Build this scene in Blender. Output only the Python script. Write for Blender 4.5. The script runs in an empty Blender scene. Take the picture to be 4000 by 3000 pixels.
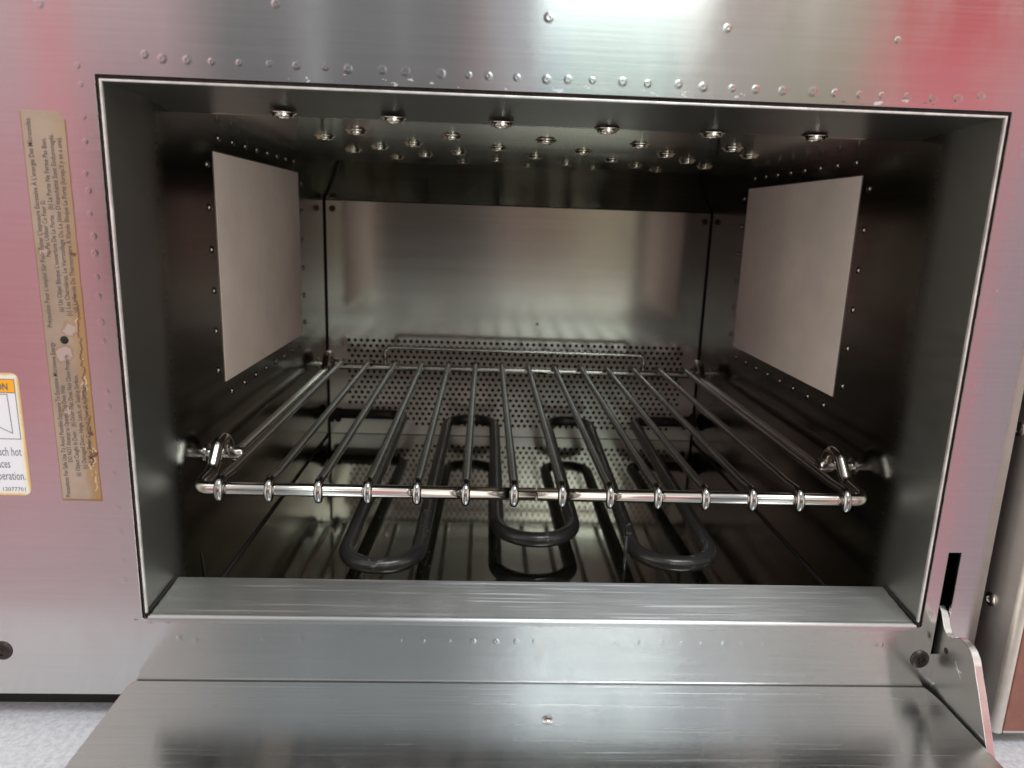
import bpy, bmesh, math, random
from mathutils import Vector, Matrix
random.seed(7)
SC = bpy.context.scene
COL = SC.collection

# ------------------------------------------------------------------ camera
def rot(yaw, pitch, roll):
    return (Matrix.Rotation(yaw, 3, 'Z') @ Matrix.Rotation(pitch, 3, 'X') @ Matrix.Rotation(roll, 3, 'Y'))
_M = rot(-0.0415, -0.2224, -0.0343)            # looks along +Y, x right, z up
cd = bpy.data.cameras.new('camera'); cam = bpy.data.objects.new('camera', cd); COL.objects.link(cam)
cam.matrix_world = Matrix.Translation((-0.0271, -0.2764, 0.1654)) @ (_M @ Matrix.Rotation(math.radians(90), 3, 'X')).to_4x4()
cd.sensor_width = 36; cd.sensor_fit = 'HORIZONTAL'; cd.lens = 0.7039 * 36
cd.clip_start = 0.005; cd.clip_end = 50
cd.dof.use_dof = True; cd.dof.focus_distance = 0.345; cd.dof.aperture_fstop = 13
SC.camera = cam

# ------------------------------------------------------------------ surroundings as light (directional, procedural)
world = bpy.data.worlds.new('World'); SC.world = world; world.use_nodes = True
wn = world.node_tree; wn.nodes.clear()
def wmath(op, a, b=None, c=None, clamp=False):
    n = wn.nodes.new('ShaderNodeMath'); n.operation = op; n.use_clamp = clamp
    for i, v in enumerate((a, b, c)):
        if v is None: continue
        if isinstance(v, (int, float)): n.inputs[i].default_value = v
        else: wn.links.new(v, n.inputs[i])
    return n.outputs[0]
tc = wn.nodes.new('ShaderNodeTexCoord'); sx = wn.nodes.new('ShaderNodeSeparateXYZ')
wn.links.new(tc.outputs['Generated'], sx.inputs[0])
X, Y, Z = sx.outputs
NY = wmath('MULTIPLY', Y, -1.0)
AZ = wmath('ARCTAN2', X, NY)                    # 0 = straight back out of the oven mouth, + to the right
EL = wmath('ARCSINE', wmath('MINIMUM', wmath('MAXIMUM', Z, -0.9999), 0.9999))
def sstep(v, e0, e1):
    n = wn.nodes.new('ShaderNodeMapRange'); n.interpolation_type = 'SMOOTHSTEP'
    n.inputs['From Min'].default_value = e0; n.inputs['From Max'].default_value = e1
    n.inputs['To Min'].default_value = 0; n.inputs['To Max'].default_value = 1
    wn.links.new(v, n.inputs['Value']); return n.outputs[0]
def band(v, a, b, s):
    return wmath('MULTIPLY', sstep(v, a - s, a + s), wmath('SUBTRACT', 1.0, sstep(v, b - s, b + s)))
cur = None
def lay(col, az=None, el=None, saz=.03, sel=.05, k=1.0):
    """lay a soft-edged patch of the room (wall, window, clothing...) over what is there"""
    global cur
    if cur is None:
        n = wn.nodes.new('ShaderNodeRGB'); n.outputs[0].default_value = (*col, 1); cur = n.outputs[0]; return
    m = None
    if az: m = band(AZ, az[0], az[1], saz)
    if el:
        e = band(EL, el[0], el[1], sel); m = e if m is None else wmath('MULTIPLY', m, e)
    if k != 1.0: m = wmath('MULTIPLY', m, k)
    mx = wn.nodes.new('ShaderNodeMix'); mx.data_type = 'RGBA'
    wn.links.new(m, mx.inputs[0]); wn.links.new(cur, mx.inputs[6]); mx.inputs[7].default_value = (*col, 1)
    cur = mx.outputs[2]
ENV = [
 # colour, az range, el range, soft az, soft el, k
 ((.60,.55,.55),),
 # walls far out to both sides, over-bright as added fill for the covers
 ((2.3,2.12,1.92), (-3.2,-.80), (-.35,.6), .10, .12),
 ((2.3,2.05,1.82), (.80,3.2), (-.35,.6), .10, .12),
 # floor
 ((.44,.36,.39), None, (-1.7,-.42), .1, .12),
 # left of the viewer: pinkish wall with a red poster
 ((.70,.50,.54), (-.82,-.24), (-.45,.42), .05, .10),
 ((.70,.31,.35), (-.80,-.43), (-.30,.08), .05, .10, .9),
 ((.62,.22,.26), (-.72,-.56), (-.27,-.13), .04, .06, .8),
 ((.92,.33,.37), (-.525,-.490), (.02,.60), .012, .07, .85),
 ((.54,.47,.49), (-.345,-.24), (.05,.6), .02, .06),
 # the viewer, dark grey, with lighter uprights behind
 ((.27,.27,.28), (-.36,-.01), (-1.2,.45), .03, .10),
 ((.27,.27,.28), (-.215,-.015), (.05,.5), .01, .05),
 ((.72,.72,.74), (-.240,-.215), (.06,.5), .006, .05, .8),
 ((.50,.50,.50), (-.119,-.108), (.06,.5), .004, .05, .8),
 ((.48,.33,.34), (-.035,.004), (.06,.32), .012, .05, .8),
 ((.56,.56,.62), (.004,.075), (-.6,.5), .012, .08),
 ((.50,.72,.80), (.068,.098), (.08,.6), .008, .05),
 ((.58,.80,.77), (.098,.238), (.07,.42), .008, .04),              # bright window
 ((.62,.58,.54), (.245,.36), (-.6,.42), .014, .08),
 ((.56,.56,.42), (.36,.452), (-.6,.42), .02, .08),
 ((.80,.50,.44), (.452,.490), (-.1,.36), .015, .06),
 ((.84,.34,.38), (.488,.613), (-.42,.20), .015, .05),
 ((.90,.11,.13), (.476,.613), (.17,.36), .015, .05),              # red on the right
 ((.85,.22,.26), (.560,.613), (-.30,.08), .02, .07, .8),
 ((.46,.38,.42), (.613,.80), (-.5,.12), .010, .08),
 ((.85,.34,.37), (.613,.80), (.14,.36), .010, .06),
 ((.30,.10,.09), (.27,1.2), (.300,.40), .06, .010),                # dark shelf edge high on the right
 ((.62,.03,.06), (.47,.75), (.255,.298), .03, .010),
 # what the inside of the cavity sees at eye level: dark jacket and hands, warm room beyond
 ((.042,.031,.025), (-.47,.03), (-.100,.10), .03, .03),
 ((.19,.12,.095), (.02,.14), (-.100,.12), .03, .03),
 ((.32,.27,.19), (.12,.205), (-.100,.12), .02, .03),
 ((.07,.038,.034), (.207,.47), (-.100,.10), .010, .03),
 ((.30,.31,.28), (-.47,.45), (-.32,-.112), .05, .010),
 ((.98,1.10,.98), (.02,.24), (-.30,-.112), .06, .012),
 # bright band added above the far wall to light the lower back panel
 ((2.2,2.0,1.8), (.06,.80), (.385,.49), .06, .02),
 ((2.2,2.0,1.8), (-.85,-.44), (.385,.49), .05, .02),
 # ceiling with a bright skylight to the right
 ((.92,.88,.82), None, (.53,1.7), .1, .04),
 ((.42,.46,.47), (-.39,.00), (.53,1.25), .03, .04),
 ((.58,.64,.65), (-.39,.00), (.64,1.25), .03, .05),
 ((.66,.76,.86), (.03,.46), (.53,1.25), .05, .04),
 ((.46,.50,.53), (.46,.60), (.53,1.1), .03, .04),
]
for e in ENV: lay(*e)
bg = wn.nodes.new('ShaderNodeBackground'); wn.links.new(cur, bg.inputs[0]); bg.inputs[1].default_value = 1.0
wo = wn.nodes.new('ShaderNodeOutputWorld'); wn.links.new(bg.outputs[0], wo.inputs[0])

# ------------------------------------------------------------------ ceiling lamp and an added fill lamp
def area(name, loc, target, sx_, sy_, power, col):
    l = bpy.data.lights.new(name, 'AREA'); l.shape = 'RECTANGLE'; l.size = sx_; l.size_y = sy_; l.energy = power; l.color = col
    o = bpy.data.objects.new(name, l); COL.objects.link(o); o.location = loc
    o.rotation_euler = (Vector(target) - Vector(loc)).to_track_quat('-Z', 'Y').to_euler(); return o
area('back_panel_fill', (0.40, -2.2, 1.03), (0, 0.15, 0.03), 0.55, 0.16, 2.0, (.88, 1, .95))  # unseen lamp added to brighten the lower back panel and cavity floor
area('ceiling_lamp', (0.45, -.85, 1.95), (0, 0.0, 0.0), 0.9, 0.4, 23, (.94, .98, 1))

SC.view_settings.view_transform = 'Standard'; SC.view_settings.look = 'None'
SC.view_settings.exposure = 0.0; SC.view_settings.gamma = 1.0
SC.render.engine = 'CYCLES'
SC.cycles.max_bounces = 14; SC.cycles.glossy_bounces = 12; SC.cycles.diffuse_bounces = 4

# ------------------------------------------------------------------ materials
def newmat(name):
    m = bpy.data.materials.new(name); m.use_nodes = True; nt = m.node_tree
    return m, nt, nt.nodes['Principled BSDF']
def N(nt, t, **kw):
    n = nt.nodes.new(t)
    for k, v in kw.items(): setattr(n, k, v)
    return n
def mapped(nt, scale, coord='Object', rotz=0.0):
    t = N(nt, 'ShaderNodeTexCoord'); mp = N(nt, 'ShaderNodeMapping')
    nt.links.new(t.outputs[coord], mp.inputs[0]); mp.inputs['Scale'].default_value = scale; mp.inputs['Rotation'].default_value = rotz if isinstance(rotz, tuple) else (0, 0, rotz)
    return mp.outputs[0]
def ramp(nt, fac, stops):
    r = N(nt, 'ShaderNodeValToRGB'); nt.links.new(fac, r.inputs[0]); el = r.color_ramp.elements
    while len(el) < len(stops): el.new(.5)
    for e, (p, c) in zip(el, stops):
        e.position = p; e.color = (*c, 1) if len(c) == 3 else c
    return r.outputs[0]
def noise(nt, vec, scale, detail=3, rough=.55):
    n = N(nt, 'ShaderNodeTexNoise'); nt.links.new(vec, n.inputs['Vector']); n.inputs['Scale'].default_value = scale
    n.inputs['Detail'].default_value = detail; n.inputs['Roughness'].default_value = rough; return n.outputs[0]
def mathn(nt, op, a, b=None, c=None):
    n = N(nt, 'ShaderNodeMath', operation=op)
    for i, v in enumerate((a, b, c)):
        if v is None: continue
        if isinstance(v, (int, float)): n.inputs[i].default_value = v
        else: nt.links.new(v, n.inputs[i])
    return n.outputs[0]
def mixc(nt, f, a, b, blend='MIX'):
    n = N(nt, 'ShaderNodeMix', data_type='RGBA', blend_type=blend)
    for s, v in ((0, f), (6, a), (7, b)):
        if isinstance(v, (int, float)): n.inputs[s].default_value = v
        elif isinstance(v, tuple): n.inputs[s].default_value = (*v, 1)
        else: nt.links.new(v, n.inputs[s])
    return n.outputs[2]

def steel(name, base, rough, aniso=.6, grain=(6, 500, 500), gk=.5, tint=None, tintk=0., scratch=0., smudge=.12, specks=0., bump=.15, swirl=0., mouth=False):
    """brushed stainless steel; grain = object-space frequency per axis (low along the brushing)"""
    m, nt, b = newmat(name)
    b.inputs['Metallic'].default_value = 1.0
    v = mapped(nt, grain)
    g = noise(nt, v, 1.0, 2, .6)
    big = noise(nt, mapped(nt, (1, 1, 1)), 14, 4, .6)
    c = ramp(nt, g, [(.3, tuple(x * (1 - .10 * gk) for x in base)), (.7, tuple(min(1, x * (1 + .08 * gk)) for x in base))])
    if tint: c = mixc(nt, mathn(nt, 'MULTIPLY', ramp(nt, big, [(.35, (0,) * 3), (.7, (1,) * 3)]), tintk), c, tint)
    if specks:
        vo = N(nt, 'ShaderNodeTexVoronoi'); nt.links.new(mapped(nt, (1, 1, 1)), vo.inputs['Vector']); vo.inputs['Scale'].default_value = 55
        sp = mathn(nt, 'MULTIPLY', mathn(nt, 'LESS_THAN', vo.outputs['Distance'], .06), mathn(nt, 'GREATER_THAN', N_sep(nt, vo.outputs['Color']), 1 - specks))
        c = mixc(nt, mathn(nt, 'MULTIPLY', sp, .8), c, (.05, .03, .025))
    r = mathn(nt, 'ADD', mathn(nt, 'MULTIPLY', mathn(nt, 'SUBTRACT', g, .5), .22 * gk), rough)
    if mouth:      # the first centimetres behind the mouth are duller and paler
        to = N(nt, 'ShaderNodeTexCoord'); so = N(nt, 'ShaderNodeSeparateXYZ'); nt.links.new(to.outputs['Object'], so.inputs[0])
        mr = N(nt, 'ShaderNodeMapRange', interpolation_type='SMOOTHSTEP'); nt.links.new(mathn(nt, 'ADD', so.outputs[1], mathn(nt, 'MULTIPLY', mathn(nt, 'SUBTRACT', big, .5), .010)), mr.inputs['Value'])
        mr.inputs['From Min'].default_value = .038; mr.inputs['From Max'].default_value = .022
        c = mixc(nt, mr.outputs[0], c, (.46, .47, .44)); r = mathn(nt, 'ADD', r, mathn(nt, 'MULTIPLY', mr.outputs[0], .24))
    nt.links.new(c, b.inputs['Base Color'])
    r = mathn(nt, 'ADD', r, mathn(nt, 'MULTIPLY', mathn(nt, 'SUBTRACT', big, .5), smudge))
    h = g
    if scratch:
        for i, (rz, sc) in enumerate(((.09, (9, 900, 900)), (-.16, (12, 700, 700)), (.35, (14, 800, 800)))):
            s = noise(nt, mapped(nt, sc, rotz=(rz, -rz, rz + .01)), 1.0, 1, .5)
            s = ramp(nt, s, [(.66, (0,) * 3), (.72, (1,) * 3)])
            r = mathn(nt, 'ADD', r, mathn(nt, 'MULTIPLY', s, .25 * scratch)); h = mathn(nt, 'ADD', h, mathn(nt, 'MULTIPLY', s, 1.2 * scratch))
    nt.links.new(r, b.inputs['Roughness'])
    b.inputs['Anisotropic'].default_value = aniso
    if aniso:
        t = N(nt, 'ShaderNodeTangent', direction_type='UV_MAP', uv_map='UVMap'); nt.links.new(t.outputs[0], b.inputs['Tangent'])
    if bump:
        bp = N(nt, 'ShaderNodeBump'); bp.inputs['Strength'].default_value = bump; bp.inputs['Distance'].default_value = .0002
        if swirl:
            h = mathn(nt, 'ADD', h, mathn(nt, 'MULTIPLY', noise(nt, mapped(nt, (1, 1, 1)), 9, 1), swirl))
        nt.links.new(h, bp.inputs['Height']); nt.links.new(bp.outputs[0], b.inputs['Normal'])
    return m
def N_sep(nt, col):
    s = N(nt, 'ShaderNodeSeparateColor'); nt.links.new(col, s.inputs[0]); return s.outputs[0]
def plain(name, col, rough=.5, metal=0., nscale=0, namt=.2, bump=0., bscale=300, spec=.5):
    m, nt, b = newmat(name); b.inputs['Roughness'].default_value = rough; b.inputs['Metallic'].default_value = metal
    b.inputs['Specular IOR Level'].default_value = spec
    if nscale:
        f = noise(nt, mapped(nt, (1, 1, 1)), nscale, 4)
        nt.links.new(ramp(nt, f, [(.3, tuple(x * (1 - namt) for x in col)), (.7, tuple(min(1, x * (1 + namt)) for x in col))]), b.inputs['Base Color'])
    else: b.inputs['Base Color'].default_value = (*col, 1)
    if bump:
        bp = N(nt, 'ShaderNodeBump'); bp.inputs['Strength'].default_value = bump; bp.inputs['Distance'].default_value = .0005
        nt.links.new(noise(nt, mapped(nt, (1, 1, 1)), bscale, 3), bp.inputs['Height']); nt.links.new(bp.outputs[0], b.inputs['Normal'])
    return m

M_FRONT = steel('brushed_steel_front', (.60, .59, .58), .15, .9, (12, 500, 800), .22, scratch=.05, specks=.02, smudge=.05, bump=.03, swirl=1.0)
def face_residue():
    nt = M_FRONT.node_tree; b = nt.nodes['Principled BSDF']
    tco = N(nt, 'ShaderNodeTexCoord'); so = N(nt, 'ShaderNodeSeparateXYZ'); nt.links.new(tco.outputs['Object'], so.inputs[0])
    x, z = so.outputs[0], so.outputs[2]
    def rng(v, a, b_): return mathn(nt, 'MULTIPLY', mathn(nt, 'GREATER_THAN', v, a), mathn(nt, 'LESS_THAN', v, b_))
    zone = mathn(nt, 'MULTIPLY', rng(z, .2110, .2142), rng(x, -.13, .16))
    n1 = noise(nt, mapped(nt, (1, 1, 2.2)), 170, 3, .6)
    m1 = mathn(nt, 'MULTIPLY', zone, mathn(nt, 'GREATER_THAN', n1, .64))
    m2 = mathn(nt, 'MULTIPLY', zone, mathn(nt, 'LESS_THAN', n1, .335))
    zone2 = mathn(nt, 'MULTIPLY', rng(z, -.0035, -.0015), rng(x, -.17, -.13))
    m2 = mathn(nt, 'MAXIMUM', m2, mathn(nt, 'MULTIPLY', zone2, mathn(nt, 'GREATER_THAN', n1, .57)))
    src = b.inputs['Base Color'].links[0].from_socket
    c = mixc(nt, mathn(nt, 'MULTIPLY', m1, .55), src, (.85, .88, .95)); c = mixc(nt, mathn(nt, 'MULTIPLY', m2, .7), c, (.10, .08, .08))
    nt.links.new(c, b.inputs['Base Color'])
    met = mathn(nt, 'SUBTRACT', 1.0, mathn(nt, 'MULTIPLY', mathn(nt, 'MAXIMUM', m1, m2), .6)); nt.links.new(met, b.inputs['Metallic'])
    w = ramp(nt, noise(nt, mapped(nt, (1, 1, .35), rotz=(0, .6, 0)), 26, 5, .7), [(.45, (0,) * 3), (.75, (1,) * 3)])
    rs = b.inputs['Roughness'].links[0].from_socket
    nt.links.new(mathn(nt, 'ADD', rs, mathn(nt, 'MULTIPLY', w, .09)), b.inputs['Roughness'])
face_residue()
M_DOOR = steel('brushed_steel_door', (.56, .58, .59), .19, .85, (14, 800, 500), .35, scratch=.3, specks=.03, smudge=.06, bump=.05, swirl=.5)
M_SILL = steel('scratched_steel_sill', (.58, .59, .59), .32, .8, (22, 1100, 500), .3, scratch=.35, smudge=.06, bump=.06, specks=.02)
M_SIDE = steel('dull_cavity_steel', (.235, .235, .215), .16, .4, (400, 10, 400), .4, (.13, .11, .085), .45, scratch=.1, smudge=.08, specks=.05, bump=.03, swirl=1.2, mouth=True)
M_STRIP = steel('brushed_mouth_strip', (.30, .31, .30), .32, .5, (400, 10, 400), .4, (.20, .20, .185), .5, scratch=.2, bump=.05)
M_CEIL = steel('sooty_cavity_steel', (.35, .335, .30), .14, .3, (8, 300, 300), .5, (.12, .095, .08), .5, specks=.1, bump=.06, swirl=.5)
M_FLOOR = steel('cavity_floor_steel', (.50, .505, .45), .07, .0, (6, 200, 200), .03, (.27, .26, .20), .4, specks=.06, smudge=.05, bump=0)
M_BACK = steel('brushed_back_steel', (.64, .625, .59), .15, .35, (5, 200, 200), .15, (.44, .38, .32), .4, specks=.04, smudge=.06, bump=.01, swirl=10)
def back_brightening():
    """brightness painted as a paler, less metallic tone on the lower back panel"""
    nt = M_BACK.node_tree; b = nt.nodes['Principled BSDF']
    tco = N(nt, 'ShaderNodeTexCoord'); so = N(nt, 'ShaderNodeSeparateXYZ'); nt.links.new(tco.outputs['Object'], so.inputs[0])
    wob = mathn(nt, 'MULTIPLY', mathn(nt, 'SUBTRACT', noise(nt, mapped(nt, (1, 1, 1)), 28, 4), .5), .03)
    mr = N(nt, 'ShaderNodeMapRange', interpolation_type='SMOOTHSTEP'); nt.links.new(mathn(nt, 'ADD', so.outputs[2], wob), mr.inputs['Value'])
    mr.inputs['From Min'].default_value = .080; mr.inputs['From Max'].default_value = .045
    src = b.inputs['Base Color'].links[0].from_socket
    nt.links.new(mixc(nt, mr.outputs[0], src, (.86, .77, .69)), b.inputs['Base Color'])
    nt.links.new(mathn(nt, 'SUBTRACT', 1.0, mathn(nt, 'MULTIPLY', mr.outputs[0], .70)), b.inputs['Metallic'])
back_brightening()
M_LIP = plain('worn_bright_edge', (.82, .81, .78), .35, .6, 120, .25)
M_DARK = plain('black_gap', (.012, .010, .009), .8, 0, 60, .4)
M_SEAL = plain('burnt_sealant', (.035, .018, .014), .6, 0, 150, .6, .6, 400)
M_CHROME = steel('rack_wire_steel', (.66, .64, .61), .16, 0, (60, 250, 250), .25, (.46, .34, .24), .25, smudge=.14, bump=.01)
M_ROD = steel('dull_rack_rod_steel', (.38, .38, .37), .19, 0, (300, 60, 300), .4, (.18, .165, .15), .7, smudge=.2, bump=.05)
M_STUD = steel('turned_stud_steel', (.64, .62, .60), .20, 0, (400, 60, 60), .2, smudge=.05, bump=.01)
M_NOZ = steel('nozzle_steel', (.75, .70, .60), .18, 0, (100, 100, 100), .5, (.40, .30, .2), .4)
M_BOLT = plain('dark_stained_screw', (.06, .05, .045), .4, .9, 300, .4)
M_COVERMAT = plain('cream_mica_cover', (.84, .77, .70), .58, 0, 14, .13, .12, 90)
def element_mat():
    m, nt, b = newmat('black_sheathed_element')
    f = noise(nt, mapped(nt, (1, 1, 1)), 240, 5, .7); g = noise(nt, mapped(nt, (1, 1, 1)), 30, 3)
    c = ramp(nt, g, [(.3, (.035, .034, .033)), (.7, (.065, .062, .06))])
    chip = mathn(nt, 'MULTIPLY', ramp(nt, f, [(.60, (0,) * 3), (.64, (1,) * 3)]), ramp(nt, g, [(.50, (0,) * 3), (.57, (1,) * 3)]))
    nt.links.new(mixc(nt, mathn(nt, 'MULTIPLY', chip, .6), c, (.30, .26, .235)), b.inputs['Base Color'])
    b.inputs['Metallic'].default_value = .35
    nt.links.new(mathn(nt, 'ADD', mathn(nt, 'MULTIPLY', f, .08), .22), b.inputs['Roughness'])
    bp = N(nt, 'ShaderNodeBump'); bp.inputs['Strength'].default_value = .03; bp.inputs['Distance'].default_value = .0003
    nt.links.new(f, bp.inputs['Height']); nt.links.new(bp.outputs[0], b.inputs['Normal'])
    return m
M_ELEM = element_mat()
M_CTR = plain('speckled_pale_worktop', (.66, .66, .70), .35, .0, 260, .16, .5, 500)
def worktop_mat():
    m, nt, b = newmat('speckled_steel_worktop')
    f = noise(nt, mapped(nt, (1, 1, 1)), 420, 4, .7); g = noise(nt, mapped(nt, (1, 1, 1)), 40, 3)
    nt.links.new(ramp(nt, f, [(.35, (.50, .50, .54)), (.65, (.70, .70, .74))]), b.inputs['Base Color'])
    b.inputs['Metallic'].default_value = .05
    nt.links.new(mathn(nt, 'ADD', mathn(nt, 'MULTIPLY', g, .2), .35), b.inputs['Roughness'])
    bp = N(nt, 'ShaderNodeBump'); bp.inputs['Strength'].default_value = .5; bp.inputs['Distance'].default_value = .0004
    nt.links.new(f, bp.inputs['Height']); nt.links.new(bp.outputs[0], b.inputs['Normal'])
    return m
M_CTR = worktop_mat()
M_ARM = steel('plate_steel', (.50, .50, .48), .3, .3, (300, 12, 12), .6, scratch=.3, bump=.1)
M_ARMEDGE = steel('polished_plate_edge', (.72, .70, .70), .28, 0, (60, 60, 60), .6)
M_NSIDE = steel('neighbour_side_steel', (.60, .57, .55), .50, .3, (300, 8, 300), .3, (.42, .36, .33), .5, smudge=.2)
M_NFRONT = plain('brown_enamel_front', (.30, .13, .10), .42, .35, 200, .1)
M_NRIM = plain('pale_rounded_rim', (.68, .64, .58), .35, .7, 200, .08)
M_INK = plain('faded_black_ink', (.10, .085, .08), .6)
M_INK2 = plain('grey_blue_ink', (.13, .12, .17), .6)
M_ORANGE = plain('orange_ink', (.92, .42, .01), .5)
def label_mat():
    m, nt, b = newmat('stained_clear_label')
    tc_ = N(nt, 'ShaderNodeTexCoord'); sp = N(nt, 'ShaderNodeSeparateXYZ'); nt.links.new(tc_.outputs['Generated'], sp.inputs[0])
    gx, gz = sp.outputs[0], sp.outputs[2]
    f = noise(nt, mapped(nt, (1, 1, 1)), 150, 4, .65); g = noise(nt, mapped(nt, (1, 1, .5)), 60, 5, .7)
    base = ramp(nt, noise(nt, mapped(nt, (1, 1, 1)), 45, 3), [(.35, (.31, .235, .175)), (.65, (.40, .31, .24))])
    # yellowed glue creeping in from the right edge, strongest in the lower two thirds
    lower = N(nt, 'ShaderNodeMapRange'); nt.links.new(gz, lower.inputs['Value']); lower.inputs['From Min'].default_value = .85; lower.inputs['From Max'].default_value = .5
    edge = mathn(nt, 'ADD', gx, mathn(nt, 'MULTIPLY', mathn(nt, 'SUBTRACT', g, .5), .5))
    er = ramp(nt, edge, [(.60, (0,) * 3), (.85, (1,) * 3)])
    c = mixc(nt, mathn(nt, 'MULTIPLY', er, mathn(nt, 'ADD', mathn(nt, 'MULTIPLY', lower.outputs[0], .6), .25)), base, (.34, .19, .07))
    # dark cracked line running along the right side
    ln = mathn(nt, 'ABSOLUTE', mathn(nt, 'SUBTRACT', mathn(nt, 'ADD', gx, mathn(nt, 'MULTIPLY', mathn(nt, 'SUBTRACT', noise(nt, mapped(nt, (0, 0, 1)), 90, 6, .75), .5), .85)), .84))
    lm = mathn(nt, 'MULTIPLY', mathn(nt, 'LESS_THAN', ln, .018), mathn(nt, 'LESS_THAN', gz, .56))
    lm = mathn(nt, 'MULTIPLY', lm, mathn(nt, 'GREATER_THAN', gz, .10))
    c = mixc(nt, mathn(nt, 'MULTIPLY', mathn(nt, 'MULTIPLY', lm, mathn(nt, 'GREATER_THAN', f, .42)), .8), c, (.09, .03, .015))
    lm2 = mathn(nt, 'MULTIPLY', mathn(nt, 'LESS_THAN', mathn(nt, 'ABSOLUTE', mathn(nt, 'SUBTRACT', ln, .045)), .02), mathn(nt, 'LESS_THAN', gz, .5))
    c = mixc(nt, mathn(nt, 'MULTIPLY', mathn(nt, 'MULTIPLY', lm2, mathn(nt, 'GREATER_THAN', g, .53)), .6), c, (.70, .60, .42))
    rim = mathn(nt, 'MAXIMUM', mathn(nt, 'GREATER_THAN', gx, .975), mathn(nt, 'MAXIMUM', mathn(nt, 'LESS_THAN', gx, .02), mathn(nt, 'LESS_THAN', gz, .006)))
    c = mixc(nt, mathn(nt, 'MULTIPLY', rim, .7), c, (.22, .10, .04))
    # round burn stains
    for (px, pz, r) in ((.85, .66, .05), (.80, .63, .03), (.9, .19, .05), (.93, .13, .04)):
        dx = mathn(nt, 'MULTIPLY', mathn(nt, 'SUBTRACT', gx, px), 1.0); dz = mathn(nt, 'MULTIPLY', mathn(nt, 'SUBTRACT', gz, pz), 9.6)
        d = mathn(nt, 'SQRT', mathn(nt, 'ADD', mathn(nt, 'MULTIPLY', dx, dx), mathn(nt, 'MULTIPLY', dz, dz)))
        d = mathn(nt, 'ADD', d, mathn(nt, 'MULTIPLY', mathn(nt, 'SUBTRACT', f, .5), .45))
        c = mixc(nt, mathn(nt, 'MULTIPLY', mathn(nt, 'LESS_THAN', d, r), .85), c, (.13, .035, .02))
    for (px, pz, r) in ((.42, .405, .20), (.35, .255, .14), (.22, .665, .10), (.62, .47, .16)):
        dx = mathn(nt, 'SUBTRACT', gx, px); dz = mathn(nt, 'MULTIPLY', mathn(nt, 'SUBTRACT', gz, pz), 9.6)
        d = mathn(nt, 'SQRT', mathn(nt, 'ADD', mathn(nt, 'MULTIPLY', dx, dx), mathn(nt, 'MULTIPLY', dz, dz)))
        d = mathn(nt, 'ADD', d, mathn(nt, 'MULTIPLY', mathn(nt, 'SUBTRACT', f, .5), .45))
        ring = mathn(nt, 'LESS_THAN', mathn(nt, 'ABSOLUTE', mathn(nt, 'SUBTRACT', d, r)), .03)
        c = mixc(nt, mathn(nt, 'MULTIPLY', ring, .6), c, (.30, .17, .09))
        c = mixc(nt, mathn(nt, 'MULTIPLY', mathn(nt, 'LESS_THAN', d, r - .03), .8), c, (.44, .34, .32))
    nt.links.new(c, b.inputs['Base Color']); b.inputs['Roughness'].default_value = .38
    bp = N(nt, 'ShaderNodeBump'); bp.inputs['Strength'].default_value = .4; bp.inputs['Distance'].default_value = .0004
    nt.links.new(mathn(nt, 'ADD', f, mathn(nt, 'MULTIPLY', lm, 2.0)), bp.inputs['Height']); nt.links.new(bp.outputs[0], b.inputs['Normal'])
    return m
M_LABEL = label_mat()
def sticker_mat():
    m, nt, b = newmat('yellowed_white_vinyl')
    tc_ = N(nt, 'ShaderNodeTexCoord'); sp = N(nt, 'ShaderNodeSeparateXYZ'); nt.links.new(tc_.outputs['Generated'], sp.inputs[0])
    gx, gz = sp.outputs[0], sp.outputs[2]; g = noise(nt, mapped(nt, (1, 1, 1)), 90, 4, .65)
    e = mathn(nt, 'MAXIMUM', mathn(nt, 'ABSOLUTE', mathn(nt, 'SUBTRACT', gx, .5)), mathn(nt, 'ABSOLUTE', mathn(nt, 'SUBTRACT', gz, .5)))
    e = mathn(nt, 'ADD', e, mathn(nt, 'MULTIPLY', mathn(nt, 'SUBTRACT', g, .5), .04))
    c = ramp(nt, e, [(.455, (.80, .82, .86)), (.48, (.82, .76, .56)), (.495, (.70, .45, .20))])
    nt.links.new(c, b.inputs['Base Color']); b.inputs['Roughness'].default_value = .4
    return m
M_STICK = sticker_mat()

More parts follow.
